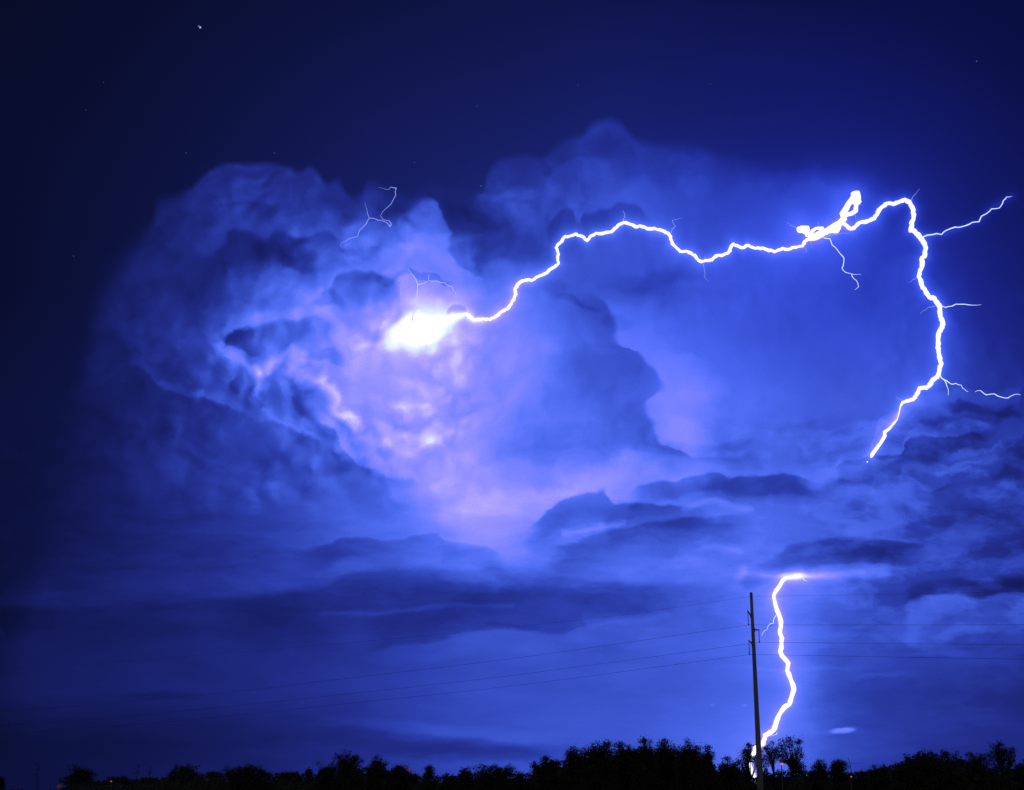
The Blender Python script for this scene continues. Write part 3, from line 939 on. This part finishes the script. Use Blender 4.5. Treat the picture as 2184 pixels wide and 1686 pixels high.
def tree(px, topy, hw, Yd, label, seed, kind='bushy', lobes=None, dens=1.0, leaf=.20, mat=None, low=None):
    """kind: bushy (full crown to the ground), open (separate leaf clumps on visible limbs), spire, dome"""
    R = random.Random(seed)
    u = Yd / FOC * 1.0
    c0 = at(px, 1700, Yd)
    X0 = c0.x
    Ht = at(px, topy, Yd).z
    Rw = hw * u
    t = empty({'bushy': 'tree', 'open': 'tree', 'spire': 'tree', 'dome': 'tree'}[kind], (X0, Yd, 0))
    tag(t, label, 'tree', 'trees of the dark tree line')
    crown, trunk = MB(), MB()
    trunk_r = .05 + .022 * Ht
    # clump centres
    cl = []
    cr_ = {'bushy': .055, 'open': .05, 'spire': .055, 'dome': .04}[kind] * Ht + .10
    k = 0
    if lobes:
        for (lx, ly, lr) in lobes:       # lobe centre and radius in layout units
            q = at(lx, ly, Yd)
            n_ = max(5, int((lr * u / cr_) ** 2 * 4.2 * dens))
            for _ in range(n_):
                for _try in range(20):
                    v = Vector((R.uniform(-1, 1), R.uniform(-1, 1), R.uniform(-1, 1)))
                    if v.length < 1: break
                v = Vector((R.gauss(0, .5), R.gauss(0, .5), R.gauss(-.12, .42))) * lr * u * 1.15
                if v.z > lr * u * .8: v.z *= .4
                cl.append((q + v, cr_ * R.uniform(.35, 1.0)))
    basez = Ht * {'bushy': .12, 'open': .2, 'spire': .12, 'dome': .08}[kind]
    if low is not None: basez = max(.3, at(px, low, Yd).z * .6)
    nb_ = int({'bushy': 200, 'open': 105, 'spire': 100, 'dome': 420}[kind] * dens * max(.5, Rw / (Ht * .5)))
    if lobes: nb_ = int(nb_ * .8)
    topz = Ht if not lobes else min(Ht, basez + (Ht - basez) * .88)
    for _ in range(nb_):
        f = R.random() ** .8
        z = basez + (topz - basez - cr_ * .6) * f
        prof = {'bushy': math.sqrt(max(0, 1 - max(0, f - .3) ** 2 / .52)), 'open': math.sqrt(max(0, 1 - max(0, f - .3) ** 2 / .55)),
                'spire': 1 - .85 * f, 'dome': math.sqrt(max(0, 1 - f * f))}[kind]
        an = R.uniform(0, 2 * math.pi)
        rr = Rw * 1.1 * (max(prof, .42) if kind == 'bushy' else prof) * (math.sqrt(R.uniform(.05, 1)) + max(0, R.gauss(0, .10)))
        cl.append((Vector((X0 + rr * math.cos(an), Yd + rr * math.sin(an) * .8, z)), cr_ * R.uniform(.6, 1.2)))
    cl.append((Vector((X0 + R.uniform(-.2, .2) * Rw, Yd, Ht - cr_ * .7)) if not lobes else cl[0][0], cr_ * .8))
    # trunk and limbs
    hub = Vector((X0 + R.uniform(-.1, .1) * Rw, Yd, Ht * .22))
    trunk.tube([Vector((X0, Yd, 0)), Vector((X0 + R.uniform(-.1, .1), Yd, Ht * .1)), hub], [trunk_r * 1.25, trunk_r, trunk_r * .85], 7)
    mids = []
    for _ in range(6):
        cc = R.choice(cl)[0]
        m_ = hub.lerp(cc, R.uniform(.4, .6)) + Vector((R.uniform(-.1, .1), R.uniform(-.1, .1), R.uniform(0, .15))) * Ht * .4
        if clear(m_) and clear(hub.lerp(m_, .5)):
            trunk.tube([hub, hub.lerp(m_, .5) + Vector((R.uniform(-.1, .1), 0, R.uniform(0, .15))), m_], [trunk_r * .7, trunk_r * .5, trunk_r * .36], 6)
            mids.append(m_)
    if not mids: mids = [hub]
    twigs = []
    for c, r in cl:
        m_ = min(mids, key=lambda q: (q - c).length)
        bend = m_.lerp(c, .5) + Vector((R.uniform(-.12, .12), R.uniform(-.12, .12), R.uniform(-.05, .2)))
        if clear(c) and clear(bend):
            if lobes and R.random() < .7:
                twigs.append((m_.lerp(c, R.uniform(.55, .85)) + Vector((R.uniform(-.3, .3), R.uniform(-.3, .3), R.uniform(-.2, .3))), r * R.uniform(.4, .8)))
            trunk.tube([m_, bend, c, c + Vector((R.uniform(-.8, .8) * r, R.uniform(-.5, .5) * r, r * R.uniform(-.1, .6)))],
                       [trunk_r * .26, trunk_r * .16, trunk_r * .07, .006], 5, False)
    for c, r in cl + twigs:
        nl = int(64 * (r / .42) ** 2 * (.2 / leaf) ** 1.4 * (.8 if kind == 'open' else 1))
        for _ in range(max(18, nl)):
            v = Vector((R.uniform(-1, 1), R.uniform(-1, 1), R.uniform(-1, 1)))
            while v.length > 1: v = Vector((R.uniform(-1, 1), R.uniform(-1, 1), R.uniform(-1, 1)))
            v = Vector((v.x, v.y, v.z * .8)) * r * (1.0 if R.random() < .72 else R.uniform(1.2, 2.3))
            p = c + v
            if p.z > 0.05 and clear(p): leafcard(crown, p, leaf * R.uniform(.6, 1.2), R)
    trunk.build('trunk', M_BARK, t)
    crown.build('crown', mat or M_LEAF, t)
    return t


#TREELIST
TREES = [
    # px, top, halfwidth, dist, label, kind, lobes, dens, low
    (-6, 1655, 15, 170, 'tree cut by the left edge of the picture, its dark crown only just showing', 'bushy', None, 1, None),
    (168, 1632, 30, 165, 'ragged feathery tree standing alone at the far left beside the orange glow', 'open', [(168, 1643, 14), (190, 1650, 12), (150, 1664, 14), (185, 1672, 14)], 1.4, 1690),
    (245, 1656, 40, 160, 'low rounded bush tree right behind the small orange lamp at the left', 'bushy', None, 1.3, None),
    (312, 1658, 28, 160, 'low shaggy bush tree with two thin bare shoots rising at its back', 'bushy', None, 1, None),
    (392, 1629, 36, 155, 'flat-topped tree at left whose crown stands above the hedge on its left', 'bushy', [(385, 1642, 15), (405, 1640, 14), (372, 1652, 10)], 1.1, None),
    (455, 1646, 22, 158, 'small twin-humped tree in the dip between two broader crowns at left', 'bushy', None, 1, None),
    (530, 1627, 46, 152, 'broad domed tree with a fringe of fine twigs on top, left part of tree line', 'open', [(530, 1642, 16), (508, 1650, 16), (555, 1650, 16), (487, 1648, 9)], 1.8, 1680),
    (615, 1646, 34, 156, 'low level-topped tree just right of the twiggy domed one', 'bushy', None, 1.1, None),
    (657, 1640, 13, 154, 'narrow pointed little tree left of the tall clump-headed tree', 'spire', None, 1.2, None),
    (702, 1624, 26, 150, 'medium round tree leaning against the left side of the tall clump-headed tree', 'bushy', [(700, 1637, 13), (688, 1646, 10)], 1, None),
    (742, 1601, 27, 146, 'tall tree with a loose high head of leaf clumps, left of the picture centre', 'open', [(726, 1612, 9), (745, 1612, 11), (757, 1620, 10), (735, 1624, 10), (748, 1636, 12)], 1.7, 1668),
    (806, 1612, 24, 148, 'steep rounded tree standing right of the loose-headed tall tree', 'bushy', [(803, 1622, 10), (812, 1632, 13), (795, 1640, 12)], 1.1, None),
    (852, 1632, 22, 152, 'low even tree immediately left of the reddish glow', 'bushy', None, 1.1, None),
    (882, 1648, 16, 155, 'very low shrub tree right under the reddish glow', 'bushy', None, 1, None),
    (915, 1632, 22, 150, 'small pointed tree right of the reddish glow', 'spire', None, 1.5, None),
    (960, 1648, 18, 153, 'low tree with two stubby tips between the pointed tree and the wispy one', 'bushy', [(952, 1656, 6), (966, 1657, 6)], 1, None),
    (992, 1631, 17, 148, 'wispy narrow tree with ragged upright tufts near the picture centre', 'open', [(987, 1640, 7), (998, 1644, 8), (982, 1654, 9)], 1.5, 1690),
    (1052, 1626, 42, 148, 'flat-crowned tree with see-through clumps along its top, below the picture centre', 'open', [(1028, 1640, 13), (1048, 1637, 11), (1065, 1640, 10), (1083, 1638, 10), (1086, 1648, 9)], 1.5, 1668),
    (1112, 1648, 17, 152, 'lowest tree in the notch just left of the great dark mass of trees', 'bushy', None, 1, None),
    (1165, 1610, 34, 143, 'domed tree with a wisp on its left side, first of the tall central group', 'bushy', [(1165, 1622, 13), (1150, 1632, 14), (1183, 1632, 13), (1139, 1630, 7)], 1.1, None),
    (1222, 1592, 22, 140, 'tree whose top lobe leans out to the left over the sky gap', 'open', [(1222, 1601, 11), (1212, 1606, 8), (1232, 1616, 10), (1240, 1632, 14)], 1.6, 1660),
    (1275, 1582, 36, 138, 'big billowing tree left of the middle of the tall central group', 'bushy', [(1262, 1594, 13), (1282, 1593, 12), (1296, 1590, 9), (1252, 1608, 14), (1285, 1610, 20)], 1.2, None),
    (1335, 1583, 28, 140, 'tree with two small round knobs on its top in the central group', 'bushy', [(1320, 1589, 7), (1342, 1594, 10), (1330, 1606, 17), (1352, 1608, 12)], 1.2, None),
    (1378, 1574, 25, 137, 'tallest tree of the central group, with one small tuft at its peak', 'bushy', [(1372, 1580, 6), (1378, 1590, 13), (1392, 1604, 17), (1364, 1608, 14)], 1.2, None),
    (1420, 1574, 22, 139, 'tree with a rounded topknot just right of the tallest one', 'bushy', [(1420, 1583, 10), (1412, 1592, 9), (1430, 1602, 14)], 1.2, None),
    (1472, 1579, 30, 136, 'wide dark tree at the right shoulder of the central group', 'bushy', [(1472, 1588, 8), (1458, 1597, 12), (1485, 1598, 14), (1470, 1612, 20)], 1.3, None),
    (1512, 1590, 15, 141, 'slim tree sloping down at the right end of the central group', 'bushy', [(1510, 1599, 8), (1516, 1610, 9)], 1.2, None),
    (1556, 1612, 28, 146, 'low bushy tree between the central group and the utility pole', 'bushy', [(1548, 1621, 9), (1572, 1625, 10)], 1.1, None),
    (1606, 1580, 24, 132, 'open lacy tree behind the utility pole with the ground stroke showing through it', 'open', [(1597, 1590, 7), (1592, 1604, 7), (1615, 1596, 8), (1588, 1622, 12), (1618, 1620, 10), (1590, 1650, 16), (1625, 1655, 14)], 1.3, 1672),
    (1668, 1575, 44, 134, 'lacy tree with see-through branches right of the utility pole', 'open', [(1637, 1591, 9), (1650, 1603, 9), (1668, 1584, 8), (1684, 1580, 8), (1702, 1585, 7), (1690, 1598, 12), (1708, 1610, 9), (1665, 1610, 12), (1640, 1618, 12), (1695, 1628, 15), (1632, 1640, 10), (1712, 1640, 10)], 1.35, 1668),
    (1747, 1618, 22, 146, 'small round tree in the dip right of the lacy one', 'open', [(1742, 1627, 8), (1755, 1632, 10), (1740, 1645, 12)], 1.6, 1668),
    (1792, 1615, 20, 147, 'small tree with thin upright twigs, left of the thin mast', 'open', [(1785, 1625, 7), (1797, 1630, 9), (1790, 1645, 12)], 1.6, 1668),
    (1838, 1645, 24, 150, 'lowest tree of the right half, under the thin mast', 'bushy', None, 1, None),
    (1872, 1629, 30, 145, 'spreading low tree leading up to the smooth dark dome at right', 'bushy', [(1868, 1638, 9), (1890, 1640, 11)], 1.1, None),
    (1985, 1599, 82, 128, 'huge smooth dome-shaped tree filling the right part of the tree line', 'dome', [(1945, 1622, 18), (1985, 1614, 14), (2015, 1612, 13), (2040, 1622, 14), (1962, 1613, 12), (1915, 1642, 16)], 1.5, None),
    (2085, 1604, 26, 140, 'medium tree with twiggy top between the dome and the spindly tree', 'open', [(2072, 1612, 8), (2090, 1618, 11), (2100, 1612, 7), (2085, 1635, 16)], 1.5, 1668),
    (2138, 1580, 26, 136, 'tall spindly tree with sparse airy clumps near the right edge', 'open', [(2130, 1587, 7), (2122, 1592, 6), (2138, 1600, 7), (2157, 1602, 7), (2148, 1612, 7), (2128, 1615, 9), (2165, 1622, 9)], 1.1, 1672),
    (2186, 1622, 24, 142, 'bushy tree cut by the right edge of the picture', 'bushy', [(2180, 1632, 10)], 1.1, None),
]
for i, (px, ty, hw, Yd, lab, kind, lobes, dens, lowy) in enumerate(TREES):
    tree(px, ty, hw, Yd, lab, 100 + i, kind, lobes, dens, leaf=.13 if kind == 'open' else .15, mat=M_LEAF2 if i % 3 == 1 else M_LEAF, low=lowy)

# thin bare saplings that stick out of the hedge at the left
def sapling(px, topy, Yd, lab, seed):
    R = random.Random(seed)
    q = at(px, 1700, Yd); Ht = at(px, topy, Yd).z
    t = empty('sapling', (q.x, Yd, 0)); tag(t, lab, 'sapling')
    m = MB(); x = q.x; P = []
    for k in range(7):
        P.append(Vector((x, Yd, Ht * k / 6))); x += R.uniform(-.08, .08)
    m.tube(P, [.05 - .006 * k for k in range(7)], 6)
    tw = MB(); lf = MB()
    for k in range(16):
        z = Ht * R.uniform(.5, 1); c = P[min(5, int(z / Ht * 6))].copy(); c.z = z
        e = c + Vector((R.uniform(-.5, .5), R.uniform(-.4, .4), R.uniform(.1, .5)))
        m.tube([c, c.lerp(e, .5) + Vector((0, 0, .05)), e], [.016, .012, .006], 4, False)
        for _ in range(6): leafcard(lf, c.lerp(e, R.uniform(.4, 1.1)), .10, R)
    m.build('trunk', M_BARK, t); lf.build('crown', M_LEAF, t)


sapling(76, 1625, 170, 'faint slender sapling at the far left, alone against the sky', 1)
sapling(288, 1633, 165, 'thin bare sapling left of its twin behind the shaggy bush tree', 2)
sapling(316, 1635, 165, 'thin bare sapling right of its twin behind the shaggy bush tree', 3)
sapling(715, 1592 + 22, 150, 'thin forked bare stem beside the tall loose-headed tree', 4)

# undergrowth that closes the foot of the tree line
Ru = random.Random(77)
ug = MB()
prof = [(-40, 1686), (20, 1686), (60, 1690), (125, 1688), (150, 1678), (205, 1668), (290, 1664), (350, 1662), (370, 1648), (440, 1652), (490, 1648), (590, 1652), (680, 1652), (700, 1642),
        (780, 1640), (870, 1648), (885, 1656), (950, 1658), (1010, 1652), (1100, 1650), (1130, 1652), (1150, 1634), (1200, 1626), (1240, 1608), (1300, 1602), (1480, 1602), (1505, 1612), (1525, 1632), (1590, 1640),
        (1600, 1660), (1622, 1664), (1640, 1652), (1720, 1646), (1850, 1650), (1900, 1636), (1940, 1622), (2060, 1622), (2100, 1640), (2230, 1644)]


def pf(x):
    for (a, b), (c, d) in zip(prof[:-1], prof[1:]):
        if x <= c: return b + (d - b) * (x - a) / (c - a)
    return prof[-1][1]


for _ in range(60000):
    px = Ru.uniform(-40, 2230)
    Yd = Ru.uniform(150, 162)
    zt = at(px, pf(px) + 7 * mnoise.noise(Vector((px * .03, Yd * .3, 0))), Yd).z
    z = zt * (1 - Ru.random() ** 1.4)
    x = at(px, 1690, Yd).x
    p = Vector((x, Yd, max(.05, z + Ru.gauss(0, .06))))
    if clear(p): leafcard(ug, p, Ru.uniform(.16, .34), Ru)
# dense twiggy heart of the undergrowth, a lumpy bank
nx_, nr_ = 420, 7
b0 = len(ug.v)
for i in range(nx_ + 1):
    px = -60 + 2310 * i / nx_
    for j in range(nr_ + 1):
        an = math.pi * j / nr_
        Yd = 157 - 5 * math.cos(an)
        zt = at(px, pf(px) + 9 + 9 * mnoise.noise(Vector((px * .05, 3, 1))), 157).z
        z = max(0.0, zt) * math.sin(an) ** .5 * (1 + .12 * mnoise.noise(Vector((px * .2, j * 1.7, 0)))) if 0 < j < nr_ else -.1
        ug.v.append(Vector((at(px, 1690, 157).x, Yd, z)))
for i in range(nx_):
    for j in range(nr_):
        a = b0 + i * (nr_ + 1) + j
        ug.f.append((a, a + 1, a + nr_ + 2, a + nr_ + 1))
u = ug.build('undergrowth', M_LEAF)
tag(u, 'dense black undergrowth closing the foot of the tree line', 'undergrowth', kind='stuff')

# ---------------------------------------------------------------- small lamps among the trees
def lamp(px, py, Yd, r, mat, lab, name='street_lamp', cat='street lamp'):
    c = at(px, py, Yd)
    t = empty(name, (c.x, Yd, 0)); tag(t, lab, cat)
    m = MB(); m.tube([Vector((c.x, Yd + .3, 0)), Vector((c.x, Yd + .3, c.z + .12)), Vector((c.x, Yd, c.z + r + .04))], [.05, .04, .03], 6)
    m.build('post', M_IRON, t)
    m = MB(); m.ball(c, r, 10, 6, .8); m.build('lamp_head', mat, t)


lamp(1668, 1630, 128, .105, M_RED, 'small bright red lamp glowing through the lacy tree right of the utility pole')
lamp(1815.5, 1657, 130, .055, M_RED, 'tiny red lamp low in the trees below the thin mast')
lamp(237, 1667, 150, .09, M_AMB, 'tiny orange lamp in front of the low rounded bush at the left')
lamp(126, 1677, 172, .30, glow('dim_orange_lamp', (0.42, 0.09, 0.06), .12), 'dull orange-red lamp low beside the lone ragged tree at far left')
lamp(876, 1641, 163, .20, glow('dim_red_lamp', (0.30, 0.05, 0.08), .45), 'faint reddish lamp just over the tree tops, left of the middle')
lamp(217, 1677, 172, .25, M_PALE, 'dim bluish white lamp left of the low rounded bush')

mq = at(1815, 1660, 160)
ms = empty('mast', (mq.x, 160, 0)); tag(ms, 'thin slanting mast with one cross wire above the low trees at right', 'mast')
m = MB(); m.tube([Vector((mq.x, 160, 0)), at(1815, 1640, 160), at(1809, 1616, 160)], [.05, .04, .025], 6); m.build('pole', M_IRON, ms)
m = MB(); m.tube([at(1812, 1629, 160), at(1840, 1628, 160)], [.015, .012], 5); m.build('cross_wire', M_IRON, ms)
